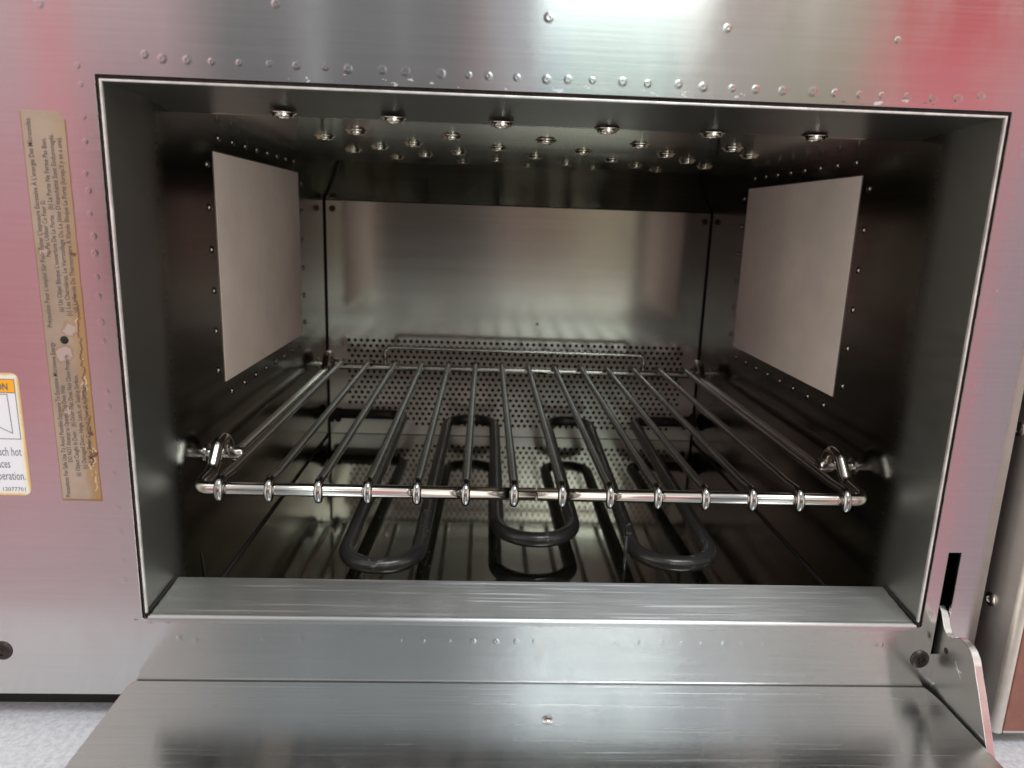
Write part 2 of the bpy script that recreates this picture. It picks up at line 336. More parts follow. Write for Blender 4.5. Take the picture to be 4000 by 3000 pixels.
# ------------------------------------------------------------------ mesh helpers
BR = {'x': {1: 2, 2: 1, 0: 2}, 'y': {0: 2, 2: 0, 1: 2}, 'z': {0: 1, 1: 0, 2: 0}}
def uvs(me, brush='x'):
    """U runs across the brushing direction on every face, V along it (drives the anisotropic highlight)"""
    uv = me.uv_layers.new(name='UVMap')
    ba = 'xyz'.index(brush)
    for p in me.polygons:
        n = p.normal; k = max(range(3), key=lambda i: abs(n[i]))
        if k == ba: ub, vb = (k + 1) % 3, (k + 2) % 3
        else: vb = ba; ub = 3 - k - ba
        for li in p.loop_indices:
            co = me.vertices[me.loops[li].vertex_index].co
            uv.data[li].uv = (co[ub] * 4, co[vb] * 4)
def build(name, bm, mat, parent=None, smooth=False, brush='x', bevel=0., label=None):
    if not name.startswith('~'): pass
    me = bpy.data.meshes.new(name); bmesh.ops.recalc_face_normals(bm, faces=bm.faces) if bm.faces and not getattr(build, 'raw', False) else None
    bm.to_mesh(me); bm.free()
    for m in (mat if isinstance(mat, (list, tuple)) else [mat]): me.materials.append(m)
    if smooth == True:
        for p in me.polygons: p.use_smooth = True
    uvs(me, brush)
    o = bpy.data.objects.new(name, me); COL.objects.link(o)
    if parent: o.parent = parent
    if bevel:
        b = o.modifiers.new('bevel', 'BEVEL'); b.width = bevel; b.segments = 2; b.limit_method = 'ANGLE'; b.angle_limit = math.radians(50)
    if smooth == 'auto' :
        for p in me.polygons: p.use_smooth = True
        me.set_sharp_from_angle(angle=math.radians(35))
    if label: o['label'] = label
    return o
def box(bm, a, b, mi=0):
    vs = [bm.verts.new((x, y, z)) for x in (a[0], b[0]) for y in (a[1], b[1]) for z in (a[2], b[2])]
    for q in ((0, 1, 3, 2), (4, 6, 7, 5), (0, 4, 5, 1), (2, 3, 7, 6), (0, 2, 6, 4), (1, 5, 7, 3)):
        f = bm.faces.new([vs[i] for i in q]); f.material_index = mi
def fillet(pts, r, n=6):
    pts = [Vector(p) for p in pts]; out = [pts[0]]
    for i in range(1, len(pts) - 1):
        p0, p, p1 = pts[i - 1], pts[i], pts[i + 1]; rr = r[i] if isinstance(r, (list, tuple)) else r
        a = (p0 - p); b = (p1 - p); la, lb = a.length, b.length; a.normalize(); b.normalize()
        ang = a.angle(b)
        if ang > math.pi - .02 or rr <= 0: out.append(p); continue
        t = min(rr / math.tan(ang / 2), la * .499, lb * .499); R_ = t * math.tan(ang / 2)
        c = p + (a + b).normalized() * (R_ / math.sin(ang / 2))
        s, e = p + a * t - c, p + b * t - c
        th = s.angle(e, 0)
        for k in range(n + 1):
            f = k / n
            out.append(c + (s * math.sin((1 - f) * th) + e * math.sin(f * th)) / math.sin(th) if th > 1e-3 else c + s)
    out.append(pts[-1]); return out
def tube(bm, pts, r, seg=14, caps=True, rad=None, closed=False, mi=0):
    pts = [Vector(p) for p in pts]; n = len(pts); rings = []
    T = []
    for i in range(n):
        a = pts[(i - 1) % n] if (i > 0 or closed) else pts[0]; b = pts[(i + 1) % n] if (i < n - 1 or closed) else pts[-1]
        T.append((b - a).normalized())
    up = Vector((0, 0, 1)) if abs(T[0].z) < .9 else Vector((1, 0, 0))
    u = T[0].cross(up).normalized()
    for i in range(n):
        if i: 
            q = T[i - 1].rotation_difference(T[i]); u = q @ u; u = (u - T[i] * u.dot(T[i])).normalized()
        w = T[i].cross(u); rr = rad[i] if rad else r
        rings.append([bm.verts.new(pts[i] + (u * math.cos(2 * math.pi * k / seg) + w * math.sin(2 * math.pi * k / seg)) * rr) for k in range(seg)])
    for i in range(n if closed else n - 1):
        A, B = rings[i], rings[(i + 1) % n]
        for k in range(seg):
            f = bm.faces.new((A[k], A[(k + 1) % seg], B[(k + 1) % seg], B[k])); f.material_index = mi; f.smooth = True
    if caps and not closed:
        bm.faces.new(rings[0][::-1]).material_index = mi; bm.faces.new(rings[-1]).material_index = mi
def lathe(bm, c, axis, prof, seg=24, mi=0, flat_ends=True):
    """prof: (radius, distance along axis)"""
    axis = Vector(axis).normalized(); c = Vector(c); u = axis.orthogonal().normalized(); w = axis.cross(u); rings = []
    for r, h in prof:
        if r < 1e-7: rings.append([bm.verts.new(c + axis * h)])
        else: rings.append([bm.verts.new(c + axis * h + (u * math.cos(2 * math.pi * k / seg) + w * math.sin(2 * math.pi * k / seg)) * r) for k in range(seg)])
    for A, B in zip(rings, rings[1:]):
        for k in range(seg):
            k2 = (k + 1) % seg
            if len(A) == 1 and len(B) == 1: continue
            if len(A) == 1: f = bm.faces.new((A[0], B[k2], B[k]))
            elif len(B) == 1: f = bm.faces.new((A[k], A[k2], B[0]))
            else: f = bm.faces.new((A[k], A[k2], B[k2], B[k]))
            f.smooth = True; f.material_index = mi
def dimple(bm, c, axis, R, h=.00022, k=1.0):
    """a pressed weld mark: low raised pad with a faint dish in the middle"""
    k = random.uniform(.75, 1.15); h *= random.uniform(.6, 1.2); R *= k
    lathe(bm, c, axis, [(R * q, .00001 + h * (.5 + .5 * math.cos(math.pi * min(1, max(0, (q - .35) / .65)))) * (1 - .35 * max(0, 1 - q / .5))) for q in (1, .92, .84, .76, .68, .6, .52, .42, .3, .15, 0)], 20)
def grid_sheet(bm, xs, zs, keep, y0, y1):
    """a sheet in the xz plane with rectangular holes, welded, with thickness"""
    V = {}
    def vv(x, y, z):
        k = (round(x, 6), round(y, 6), round(z, 6))
        if k not in V: V[k] = bm.verts.new(k)
        return V[k]
    for i in range(len(xs) - 1):
        for j in range(len(zs) - 1):
            if not keep((xs[i] + xs[i + 1]) / 2, (zs[j] + zs[j + 1]) / 2): continue
            q = [(xs[i], zs[j]), (xs[i + 1], zs[j]), (xs[i + 1], zs[j + 1]), (xs[i], zs[j + 1])]
            bm.faces.new([vv(x, y0, z) for x, z in q]); bm.faces.new([vv(x, y1, z) for x, z in reversed(q)])
            for (di, dj, a, b) in ((0, -1, 0, 1), (1, 0, 1, 2), (0, 1, 2, 3), (-1, 0, 3, 0)):
                ii, jj = i + di, j + dj
                out = ii < 0 or jj < 0 or ii >= len(xs) - 1 or jj >= len(zs) - 1
                if out or not keep((xs[ii] + xs[ii + 1]) / 2, (zs[jj] + zs[jj + 1]) / 2):
                    bm.faces.new([vv(q[a][0], y1, q[a][1]), vv(q[b][0], y1, q[b][1]), vv(q[b][0], y0, q[b][1]), vv(q[a][0], y0, q[a][1])])
def empty(name, loc, label, cat, group=None):
    o = bpy.data.objects.new(name, None); COL.objects.link(o); o.location = loc; o.empty_display_size = .02
    o['label'] = label; o['category'] = cat
    if group: o['group'] = group
    bpy.context.view_layer.update()
    return o
def keepw(o):
    """parts are written in world coordinates; move them into the frame of their parent"""
    o.matrix_parent_inverse = o.parent.matrix_world.inverted(); return o

# ================================================================== worktop
bm = bmesh.new(); box(bm, (-1.2, -.09, -.09), (1.2, .9, -.05))
o = build('worktop', bm, M_CTR, bevel=.004); o['kind'] = 'structure'

# ================================================================== oven
OV = empty('countertop_oven', (0, 0, 0), 'stainless steel countertop speed oven with its door folded open and dark cavity', 'oven')
W2, WB, D, HT = .165, .160, .3345, .2095
ZF, ZS, YS = -.0207, .0062, .0222
def wall_x(y): return W2 - (.0032 * y / .018 if y < .018 else .0032 + .0012 * (y - .018) / .008)
GAP = .0014

# front panel ------------------------------------------------------
PR = .1915
SL = (.1727, .1782, -.0142, .0341)
xs = [-.34, -W2 - GAP, W2 + GAP, SL[0], SL[1], PR]; zs = [-.0374, SL[2], -GAP, SL[3], HT + GAP, .33]
def kp(x, z):
    if abs(x) < W2 + GAP and -GAP < z < HT + GAP: return False
    if SL[0] < x < SL[1] and SL[2] < z < SL[3]: return False
    return True
bm = bmesh.new(); grid_sheet(bm, xs, zs, kp, 0, .0015)
DIM_TOP = [(-0.1486, 0.218), (-0.1426, 0.2169), (-0.134, 0.2168), (-0.1255, 0.2166), (-0.1158, 0.2166), (-0.1053, 0.2167), (-0.0959, 0.2165), (-0.0857, 0.2164), (-0.0777, 0.2161), (-0.0656, 0.2163), (-0.0574, 0.2162), (-0.0448, 0.2159), (-0.035, 0.2158), (-0.0279, 0.2158), (-0.0176, 0.2156), (-0.0069, 0.2154), (0.0008, 0.2157), (0.0096, 0.2157), (0.0206, 0.2157), (0.0297, 0.2154), (0.041, 0.2157), (0.0501, 0.2151), (0.0608, 0.2151), (0.0695, 0.2151), (0.0794, 0.215), (0.0906, 0.2151), (0.0989, 0.215), (0.1081, 0.2148), (0.1164, 0.2148), (0.1261, 0.2147), (0.1359, 0.2145), (0.1451, 0.2148), (0.1535, 0.216), (-0.007, 0.2359), (0.0571, 0.2351), (0.1195, 0.2337), (-0.1023, 0.2363), (-0.1831, 0.233)]
DIM_LEFT = [(-0.172, 0.2136), (-0.1715, 0.2073), (-0.1716, 0.1965), (-0.1717, 0.1882), (-0.1728, 0.177), (-0.1722, 0.171), (-0.1725, 0.1629), (-0.1719, 0.1548), (-0.1721, 0.1486), (-0.1721, 0.1397), (-0.1721, 0.1325), (-0.1721, 0.1228), (-0.1719, 0.1156), (-0.1723, 0.0956), (-0.1723, 0.0897), (-0.1727, 0.0794), (-0.1726, 0.0621), (-0.1726, 0.0476), (-0.1723, 0.0374), (-0.1726, 0.0299), (-0.1725, 0.0246), (-0.1726, 0.0161)]
DIM_RIGHT = [(0.1718, 0.1989), (0.1724, 0.1956), (0.1718, 0.1879), (0.172, 0.1819), (0.1722, 0.1732), (0.172, 0.165), (0.1719, 0.1546), (0.1722, 0.1451), (0.1722, 0.1368), (0.1718, 0.1278), (0.1719, 0.1162), (0.172, 0.1072), (0.1718, 0.1007), (0.1718, 0.0902), (0.1717, 0.0827), (0.1718, 0.0743), (0.1719, 0.0648), (0.1719, 0.0568), (0.1721, 0.0501), (0.172, 0.0434)]
DIM_BOTTOM = [(-0.0805, -0.0104), (-0.0696, -0.01), (-0.0596, -0.0101), (-0.05, -0.0102), (-0.0389, -0.0101), (-0.0285, -0.0102), (-0.0186, -0.0103), (-0.0099, -0.0102), (-0.0021, -0.0101), (0.0073, -0.0102), (0.015, -0.0101), (0.0231, -0.0103), (0.0315, -0.0099), (0.0419, -0.01), (0.0526, -0.0099), (0.0619, -0.01), (0.0706, -0.0099), (0.0803, -0.01), (0.0887, -0.0101), (0.0979, -0.01), (0.109, -0.0104), (0.1194, -0.0102), (0.1276, -0.0101), (0.1377, -0.01), (0.1468, -0.0099), (0.1494, -0.0099), (-0.152, -0.0102), (-0.1453, -0.0112), (-0.1168, -0.0102), (-0.1011, -0.0102)]
for (x, z) in DIM_TOP: dimple(bm, (x, 0, z), (0, -1, 0), .0019, .00009)
for (x, z) in DIM_LEFT + DIM_RIGHT: dimple(bm, (x, 0, z), (0, -1, 0), .0015, .00004)
for (x, z) in DIM_BOTTOM: dimple(bm, (x, 0, z), (0, -1, 0), .0015, .00005)
build.raw = True
# sides of the panel fold back behind the face
box(bm, (PR - .0012, .0017, -.0374), (PR, .03, .33))
box(bm, (-.339, .0017, -.0374), (PR - .0014, .02, -.0362))
build('front_panel', bm, M_FRONT, OV, bevel=.0002)
build.raw = False

# dark shell behind the face ---------------------------------------
bm = bmesh.new()
box(bm, (-.338, .022, -.036), (-.20, .44, .329)); box(bm, (.184, .032, -.036), (PR - .001, .44, .329))
box(bm, (-.199, .022, .245), (.183, .44, .329)); box(bm, (-.199, .40, -.036), (.183, .44, .244)); box(bm, (-.199, .034, -.036), (.183, .399, -.0325))
build('body_shell', bm, M_DARK, OV)
bm = bmesh.new(); box(bm, (-.33, .0115, -.050), (.185, .42, -.0385))  # black block added to fill the shadowed gap under the oven
build('shadow_block', bm, M_DARK, OV)

# sealant round the mouth --------------------------------------------
bm = bmesh.new()
e = .0004; a, b_ = W2 + GAP - .0001, W2 + .00012
def sealbox(x0, x1, z0, z1): box(bm, (x0, .0010, z0), (x1, .006, z1))
sealbox(-a, -b_, -GAP, HT + GAP); sealbox(b_, a, -GAP, HT + GAP)
sealbox(-b_ + .0001, b_ - .0001, HT + .00012, HT + GAP); sealbox(-b_ + .0001, b_ - .0001, -GAP, -.0006)
# lumps of hardened sealant
for k in range(150):
    s = random.choice((-1, 1)); z = random.uniform(0, HT); r = random.uniform(.0003, .0008)
    bmesh.ops.create_icosphere(bm, subdivisions=1, radius=r, matrix=Matrix.Translation((s * (W2 + .0006), .0007, z)) @ Matrix.Diagonal((.7, .7, random.uniform(1, 4), 1)))
for k in range(60):
    x = random.uniform(-W2, W2); r = random.uniform(.0003, .0006)
    zz = random.choice((HT + .0006, HT + .0006, -.0008))
    bmesh.ops.create_icosphere(bm, subdivisions=1, radius=r, matrix=Matrix.Translation((x, .0007, zz)) @ Matrix.Diagonal((random.uniform(1, 5), .7, .6, 1)))
build('door_frame_sealant', bm, M_SEAL, OV)

# side walls: a splayed front strip, then parallel walls --------------
def side_wall(s):
    bm = bmesh.new(); t = .0012
    prof = [(W2, 0.0), (W2 - .0032, .018), (W2 - .0044, .026), (WB, .034), (WB, D)]; nn = len(prof) - 1
    z0, z1 = ZF, HT
    inn = [[bm.verts.new((s * x, y, z)) for (x, y) in prof] for z in (z0, z1)]
    out = [[bm.verts.new((s * (x + t) if i else s * (x - .0), y, z)) for i, (x, y) in enumerate(prof)] for z in (z0, z1)]
    for i in range(nn):
        bm.faces.new((inn[0][i], inn[0][i + 1], inn[1][i + 1], inn[1][i])).smooth = True
        bm.faces.new((out[0][i + 1], out[0][i], out[1][i], out[1][i + 1]))
    bmesh.ops.recalc_face_normals(bm, faces=bm.faces)
    ins = .00008
    dim = [(.1 + .0203 * k, .2003) for k in range(8)] + [(.0835, .1868 - .0199 * k) for k in range(6)] + [(.101 + .0203 * k, .0726) for k in range(8)] + [(.2600, .1868 - .0199 * k) for k in range(6)]
    for y, z in dim: lathe(bm, (s * (WB - ins), y, z), (-s, 0, 0), [(.0019, 0), (.0016, .0006), (.0011, .0010), (.0005, .0012), (0, .00125)], 16)
    return build('side_wall', bm, M_SIDE, OV, brush='y')
build.raw = True
side_wall(-1); side_wall(1)
build.raw = False
# bright cut edge of the cavity box at the mouth
bm = bmesh.new(); t = .0008
box(bm, (-W2, -.0002, .0012), (-W2 + t, .0012, HT)); box(bm, (W2 - t, -.0002, .0012), (W2, .0012, HT))
box(bm, (-W2 + t + .0001, -.0002, HT - t), (W2 - t - .0001, .0012, HT))
build('cavity_rim', bm, M_LIP, OV, bevel=.0002)

# covers over the waveguides ------------------------------------------
for s in (-1, 1):
    bm = bmesh.new(); x0, x1 = s * (WB - .0001), s * (WB - .0005)
    bev = .0
    prof = [(.0919, .0796), (.2509, .0796), (.2509, .1932), (.0919, .1932)]
    A = [bm.verts.new((x0, y, z)) for y, z in prof]; B = [bm.verts.new((x1, y, z)) for y, z in prof]
    bm.faces.new(A); bm.faces.new(B[::-1])
    for i in range(4): bm.faces.new((A[i], A[(i + 1) % 4], B[(i + 1) % 4], B[i]))
    c = build('waveguide_cover', bm, M_COVERMAT, OV)
    # dark silicone line just proud round the sheet
    bm = bmesh.new(); g = .0006; xx = sorted((s * (WB - .00005), s * (WB - .00055)))
    box(bm, (xx[0], .0919, .19325), (xx[1], .2509, .1932 + .0007))
    build('cover_seal', bm, M_SEAL, c)

# ceiling --------------------------------------------------------------
bm = bmesh.new()
ZC = .2050
P = [(0.0, HT - .0001), (.046, ZC + .0002), (.048, ZC), (.285, ZC), (.3345, .1770)]
xw = W2 - .0002
for side in (0, .0012):
    vs = [[bm.verts.new(((s * (WB - .0002 if i > 1 else xw - (xw - WB) * min(1, y / .034))), y, z + side)) for s in (-1, 1)] for i, (y, z) in enumerate(P)]
    for i in range(len(P) - 1): bm.faces.new((vs[i][0], vs[i][1], vs[i + 1][1], vs[i + 1][0]) if side else (vs[i][0], vs[i + 1][0], vs[i + 1][1], vs[i][1])).material_index = 1 if i == 0 else 0
build('cavity_ceiling', bm, [M_CEIL, M_STRIP], OV)
NOZ = [(-0.1108, 0.0361), (-0.0666, 0.0384), (-0.0221, 0.0396), (0.0231, 0.0457), (0.0685, 0.0458), (0.112, 0.0431), (-0.1119, 0.1187), (-0.0905, 0.089), (-0.0453, 0.0951), (0.0011, 0.0975), (0.0485, 0.1), (0.0958, 0.1006), (0.1163, 0.133), (-0.0685, 0.1379), (-0.0219, 0.1431), (0.0256, 0.146), (0.073, 0.1463), (-0.0905, 0.1651), (-0.0454, 0.1791), (0.0017, 0.1879), (0.0499, 0.1903), (0.0943, 0.18), (-0.1104, 0.1909), (-0.0676, 0.2051), (-0.0219, 0.2206), (0.0254, 0.2297), (0.073, 0.2311), (0.1163, 0.217), (-0.0888, 0.2326), (-0.0448, 0.2476), (0.0011, 0.2596), (0.0481, 0.263), (0.0945, 0.2623)]
bm = bmesh.new()
RN = .0042
lathe(bm, (0, 0, 0), (0, 0, -1), [(RN * 1.28, 0), (RN * 1.25, .0004), (RN * 1.02, .0006), (RN * 1.0, .0014), (RN * .93, .0017), (RN * .80, .0018), (RN * .74, .0015), (RN * .72, .0002)], 22)
noz0 = build('air_nozzle', bm, M_NOZ, OV)
bmh = bmesh.new(); lathe(bmh, (0, 0, 0), (0, 0, -1), [(RN * .72, .0008), (0, .0008)], 18)
hole0 = build('nozzle_bore', bmh, M_DARK, noz0)
for i, (x, y) in enumerate(NOZ):
    if i == 0: noz0.location = (x, y, ZC); continue
    c = noz0.copy(); COL.objects.link(c); c.parent = OV; c.location = (x, y, ZC)
    h = hole0.copy(); COL.objects.link(h); h.parent = c

# floor ------------------------------------------------------------------
bm = bmesh.new()
fl = [(-WB, .012), (WB, .012), (WB, D), (-WB, D)]
q = [bm.verts.new((x, y, ZF)) for x, y in fl]; bm.faces.new(q)
q = [bm.verts.new((x, y, ZF - .001)) for x, y in fl]; bm.faces.new(q[::-1])
build('cavity_floor', bm, M_FLOOR, OV)
# black fillet of sealant along the floor's side edges
bm = bmesh.new()
for s in (-1, 1):
    tube(bm, [(s * (WB - .0003), YS, ZF + .0002), (s * (WB - .0003), D - .001, ZF + .0002), (s * (WB - .0004), D - .0006, ZF + .003), (s * (WB - .0004), D - .0006, .176)], .0009, 8)
    build('corner_sealant', bm, M_DARK, OV); bm = bmesh.new()
tube(bm, [(-WB + .0004, .0475, .005), (-WB + .0004, .050, -.012), (-WB + .0004, .0505, -.0155), (-WB + .0004, .060, -.0185)], .0004, 6)
build('wall_slit', bm, M_DARK, OV)

# sill ---------------------------------------------------------------------
bm = bmesh.new(); r = .0020; n = 6
prof = [(YS, ZF + .0005), (YS, ZS), (r, .0002)]
for k in range(n + 1):
    a_ = math.pi / 2 + k / n * math.pi / 2
    prof.append((r + r * math.cos(a_), .0002 - r + r * math.sin(a_)))
prof.append((0.0, -.0008 - r))
prof = [(y - .0004, z) for y, z in prof]
L = []; R_ = []
for y, z in prof:
    xw_ = wall_x(max(0, y)) - .0009
    L.append(bm.verts.new((-xw_, y, z))); R_.append(bm.verts.new((xw_, y, z)))
for i in range(len(prof) - 1):
    f = bm.faces.new((L[i], L[i + 1], R_[i + 1], R_[i])); f.smooth = 2 <= i
build('door_sill', bm, M_SILL, OV)
for s in (-1, 1):
    bm = bmesh.new(); pts = []
    for k in range(16):
        y = YS * k / 15; xx = wall_x(y)
        pts.append((s * (xx - .0005 + random.uniform(-.00015, .00015)), y, .0006 + .0060 * y / YS + random.uniform(-.0001, .0003)))
    tube(bm, pts, .0006, 6)
    build('sill_sealant', bm, M_DARK, OV)

# back panel with a perforated field ---------------------------------------
bm = bmesh.new()
PX, PZ, HR = .00525, .00455, .00150
NC, NR = 55, 17
px0 = -NC * PX / 2; pz1 = .0645; pz0 = pz1 - NR * PZ
y = D - .0005
V = {}
def vv(x, z, yy=y):
    k = (round(x, 6), round(yy, 6), round(z, 6))
    if k not in V: V[k] = bm.verts.new(k)
    return V[k]
xl, xr = px0 - PX / 2, px0 + NC * PX + PX
for r_ in range(NR):
    zc = pz1 - (r_ + .5) * PZ; off = PX / 2 if r_ % 2 else 0
    cols = range(NC); lo = 0; hi = NC
    if r_ >= NR - 4:                                 # the last rows are shorter at the left and right, as on the real panel
        lo = (r_ - (NR - 4)) * 3 + 2; hi = NC - 1
    xa = px0 + off
    for c in range(NC):
        cx = xa + (c + .5) * PX; x0, x1 = cx - PX / 2, cx + PX / 2; z0, z1 = zc - PZ / 2, zc + PZ / 2
        if c < lo or c >= hi:
            bm.faces.new([vv(x0, z0), vv(x1, z0), vv(x1, z1), vv(x0, z1)]); continue
        S = 16; ring = [vv(cx + HR * math.cos(2 * math.pi * k / S), zc + HR * math.sin(2 * math.pi * k / S)) for k in range(S)]
        back = [vv(cx + HR * math.cos(2 * math.pi * k / S), zc + HR * math.sin(2 * math.pi * k / S), y + .0012) for k in range(S)]
        mids = [vv(x1, zc), vv(cx, z1), vv(x0, zc), vv(cx, z0)]; cor = [vv(x1, z1), vv(x0, z1), vv(x0, z0), vv(x1, z0)]
        for qd in range(4):
            arc = [ring[(qd * 4 + k) % S] for k in range(5)]
            bm.faces.new([mids[qd], cor[qd], mids[(qd + 1) % 4]] + arc[::-1])
        for k in range(S): bm.faces.new((ring[k], ring[(k + 1) % S], back[(k + 1) % S], back[k]))
    if off: bm.faces.new([vv(xl, zc - PZ / 2), vv(xa, zc - PZ / 2), vv(xa, zc + PZ / 2), vv(xl, zc + PZ / 2)])
    else: bm.faces.new([vv(xl, zc - PZ / 2), vv(px0, zc - PZ / 2), vv(px0, zc + PZ / 2), vv(xl, zc + PZ / 2)])
    e0 = xa + NC * PX
    bm.faces.new([vv(e0, zc - PZ / 2), vv(xr, zc - PZ / 2), vv(xr, zc + PZ / 2), vv(e0, zc + PZ / 2)])
BL, BT = .1588, .1768
for (x0, x1, z0, z1) in ((-BL, BL, pz1, BT), (-BL, xl, pz0, pz1), (xr, BL, pz0, pz1), (-BL, BL, ZF + .0004, pz0)):
    bm.faces.new([bm.verts.new((a1, y, b1)) for a1, b1 in ((x0, z0), (x1, z0), (x1, z1), (x0, z1))])
for f in bm.faces:
    f.normal_update()
    if abs(f.normal.y) > .9 and f.normal.y > 0: f.normal_flip()
build.raw = True
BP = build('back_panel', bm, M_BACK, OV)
build.raw = False
bm = bmesh.new(); box(bm, (-.159, D + .012, ZF), (.159, D + .013, .178))
box(bm, (-.159, D + .0015, .1772), (.159, D + .0118, .178))
build('blower_recess', bm, M_DARK, OV)
bm = bmesh.new()
lathe(bm, (0, 0, 0), (0, -1, 0), [(.0026, 0), (.0026, .0006), (.0020, .0012), (.0012, .0013), (.001, .0006), (0, .0006)], 16)
sc0 = build('panel_screw', bm, M_BOLT, BP)
for i, (x, z) in enumerate(((-.1535, .1704), (.1545, .1700), (-.1520, -.008), (.1530, -.008))):
    c = sc0 if i == 0 else sc0.copy()
    if i: COL.objects.link(c); c.parent = BP
    c.location = (x, D - .0006, z)

# heating element ------------------------------------------------------------
def zel(y): return -.0092 + (y - .06) / .27 * .0092
bm = bmesh.new()
path = [(-.159, .325), (-.094, .3245), (-.0975, .066), (-.0595, .064), (-.0555, .3165), (-.0165, .3165), (-.0170, .0965), (.0277, .0965), (.0275, .318), (.0635, .318), (.0575, .073), (.1005, .070), (.1030, .3215), (.159, .322)]
p3 = [(x, y_, zel(y_)) for x, y_ in path]
rr = [0, .012] + [.0188, .0188] + [.0185, .0185] + [.0222, .0222] + [.0165, .0165] + [.0205, .0205] + [.012, 0]
tube(bm, fillet(p3, rr, 10), .0043, 18)
EL_ = build('heating_element', bm, M_ELEM, OV, smooth=True)
for x in (-.1575, .1575):
    bm = bmesh.new(); lathe(bm, (x, .3245 if x < 0 else .322, zel(.3235)), (-1 if x > 0 else 1, 0, 0), [(.0075, 0), (.0075, .003), (.0052, .0045), (.0052, .009), (.0038, .009)], 20)
    build('element_gland', bm, M_DARK, EL_)
bm = bmesh.new(); tube(bm, [(.0515, .078, ZF), (.0515, .078, .004)], .0010, 8); tube(bm, fillet([(.0515, .078, .004), (.0515, .0785, .010), (.054, .0790, .010)], .002, 4), .0009, 8)
build('element_support', bm, M_ELEM, EL_)

# rack studs -------------------------------------------------------------------
def stud(s, y_, z_):
    bm = bmesh.new()
    lathe(bm, (s * (WB - .0001), y_, z_), (-s, 0, 0), [(.0046, 0), (.0046, .0006), (.0024, .0010), (.0024, .0110), (.0038, .0112), (.0040, .0116), (.0040, .0172), (.0036, .0177), (0, .0177)], 22)
    return build('rack_stud', bm, M_STUD, OV, smooth='auto')
for s in (-1, 1):
    stud(s, .0625, .0505); stud(s, .2985, .0485)

# ------------------------------------------------------------------ corner screws on the face
def face_screw(x, z):
    bm = bmesh.new()
    lathe(bm, (x, 0, z), (0, -1, 0), [(.0042, 0.00005), (.0042, .0003), (.0038, .0008), (.0030, .0012), (.0019, .0013), (.0017, .0007), (.0008, .0007), (.0006, .0011), (0, .0011)], 28)
    return build('panel_screw', bm, M_BOLT, OV, smooth='auto', label='dark round corner screw')
face_screw(.1681, -.0167); face_screw(-.2251, -.0169)

# ------------------------------------------------------------------ writing
def text_mesh(bm_dst, s, x, z, height, length=None, rotate=False, align='LEFT', y=-.0004, offset=0.0):
    cu = bpy.data.curves.new('t', 'FONT'); cu.body = s; cu.size = 1.0; cu.align_x = 'LEFT'; cu.resolution_u = 2; cu.offset = offset
    o = bpy.data.objects.new('t', cu); COL.objects.link(o); bpy.context.view_layer.update()
    dg = bpy.context.evaluated_depsgraph_get(); me = bpy.data.meshes.new_from_object(o.evaluated_get(dg))
    xs_ = [v.co.x for v in me.vertices]; w = max(xs_) - min(xs_); x0 = min(xs_)
    sy = height / .73; sxx = (length / w) if length else sy
    tmp = bmesh.new(); tmp.from_mesh(me)
    for v in tmp.verts:
        a, b = (v.co.x - x0) * sxx, v.co.y * sy
        if align == 'RIGHT': a -= w * sxx
        v.co = Vector((x - b, y, z + a)) if rotate else Vector((x + a, y, z + b))
    me2 = bpy.data.meshes.new('t2'); tmp.to_mesh(me2); bm_dst.from_mesh(me2); tmp.free()
    bpy.data.objects.remove(o); bpy.data.curves.remove(cu); bpy.data.meshes.remove(me); bpy.data.meshes.remove(me2)
def flat_poly(bm, pts, y, y_back=None):
    f = [bm.verts.new((x, y, z)) for x, z in pts]; bm.faces.new(f)
    if y_back is not None:
        b = [bm.verts.new((x, y_back, z)) for x, z in pts]; bm.faces.new(b[::-1])
        for i in range(len(pts)): bm.faces.new((f[i], b[i], b[(i + 1) % len(pts)], f[(i + 1) % len(pts)]))
def rrect(x0, z0, x1, z1, r, n=5):
    out = []
    for cx, cz, a0 in ((x1 - r, z1 - r, 0), (x0 + r, z1 - r, 90), (x0 + r, z0 + r, 180), (x1 - r, z0 + r, 270)):
        for k in range(n + 1):
            a = math.radians(a0 + 90 * k / n); out.append((cx + r * math.cos(a), cz + r * math.sin(a)))
    return out
# long bilingual label
bm = bmesh.new()
LX0, LX1, LZ0, LZ1 = -.1935, -.1780, .0506, .1980
edge = [(LX0, LZ0), ]
pts = [(LX0, LZ0), (LX1, LZ0)]
zz = LZ0
while zz < LZ1 - .006:
    zz += random.uniform(.003, .006); pts.append((LX1 + random.uniform(-.00018, .00012), min(zz, LZ1 - .003)))
pts += [(LX1 - .0012, LZ1 - .0016), (LX1 - .0015, LZ1), (LX0 + .001, LZ1 + .0001), (LX0, LZ1 - .0006)]
flat_poly(bm, pts, -.00022, -.00002)
LB = build('warning_label', bm, M_LABEL, OV, label='long stained tan warning label with French and English lines')
bm = bmesh.new()
Hh_ = .00182
def zl(dy):   # height on the face for a row of the label (linear along its length)
    return LZ1 + (dy - 238) / (1081 - 238) * (LZ0 - LZ1)
colx = [-.1935 + .0155 * f for f in (.215, .36, .525, .70, .87)]
EN = ["Precautions For Safe Use To Avoid Possible Exposure To Excessive Microwave Energy", "DO NOT Attempt to Operate This Oven With:", "(a) Object Caught In Door.   (b) Door That Does Not Close Properly.", "(c) Damaged Door, Hinge, Latch, or Sealing Surface.", "(d) Meat Probe Caught In Door (If Applicable)."]
ENR = [(1072, 715), (988, 809), (1022, 740), (1004, 786), (994, 806)]
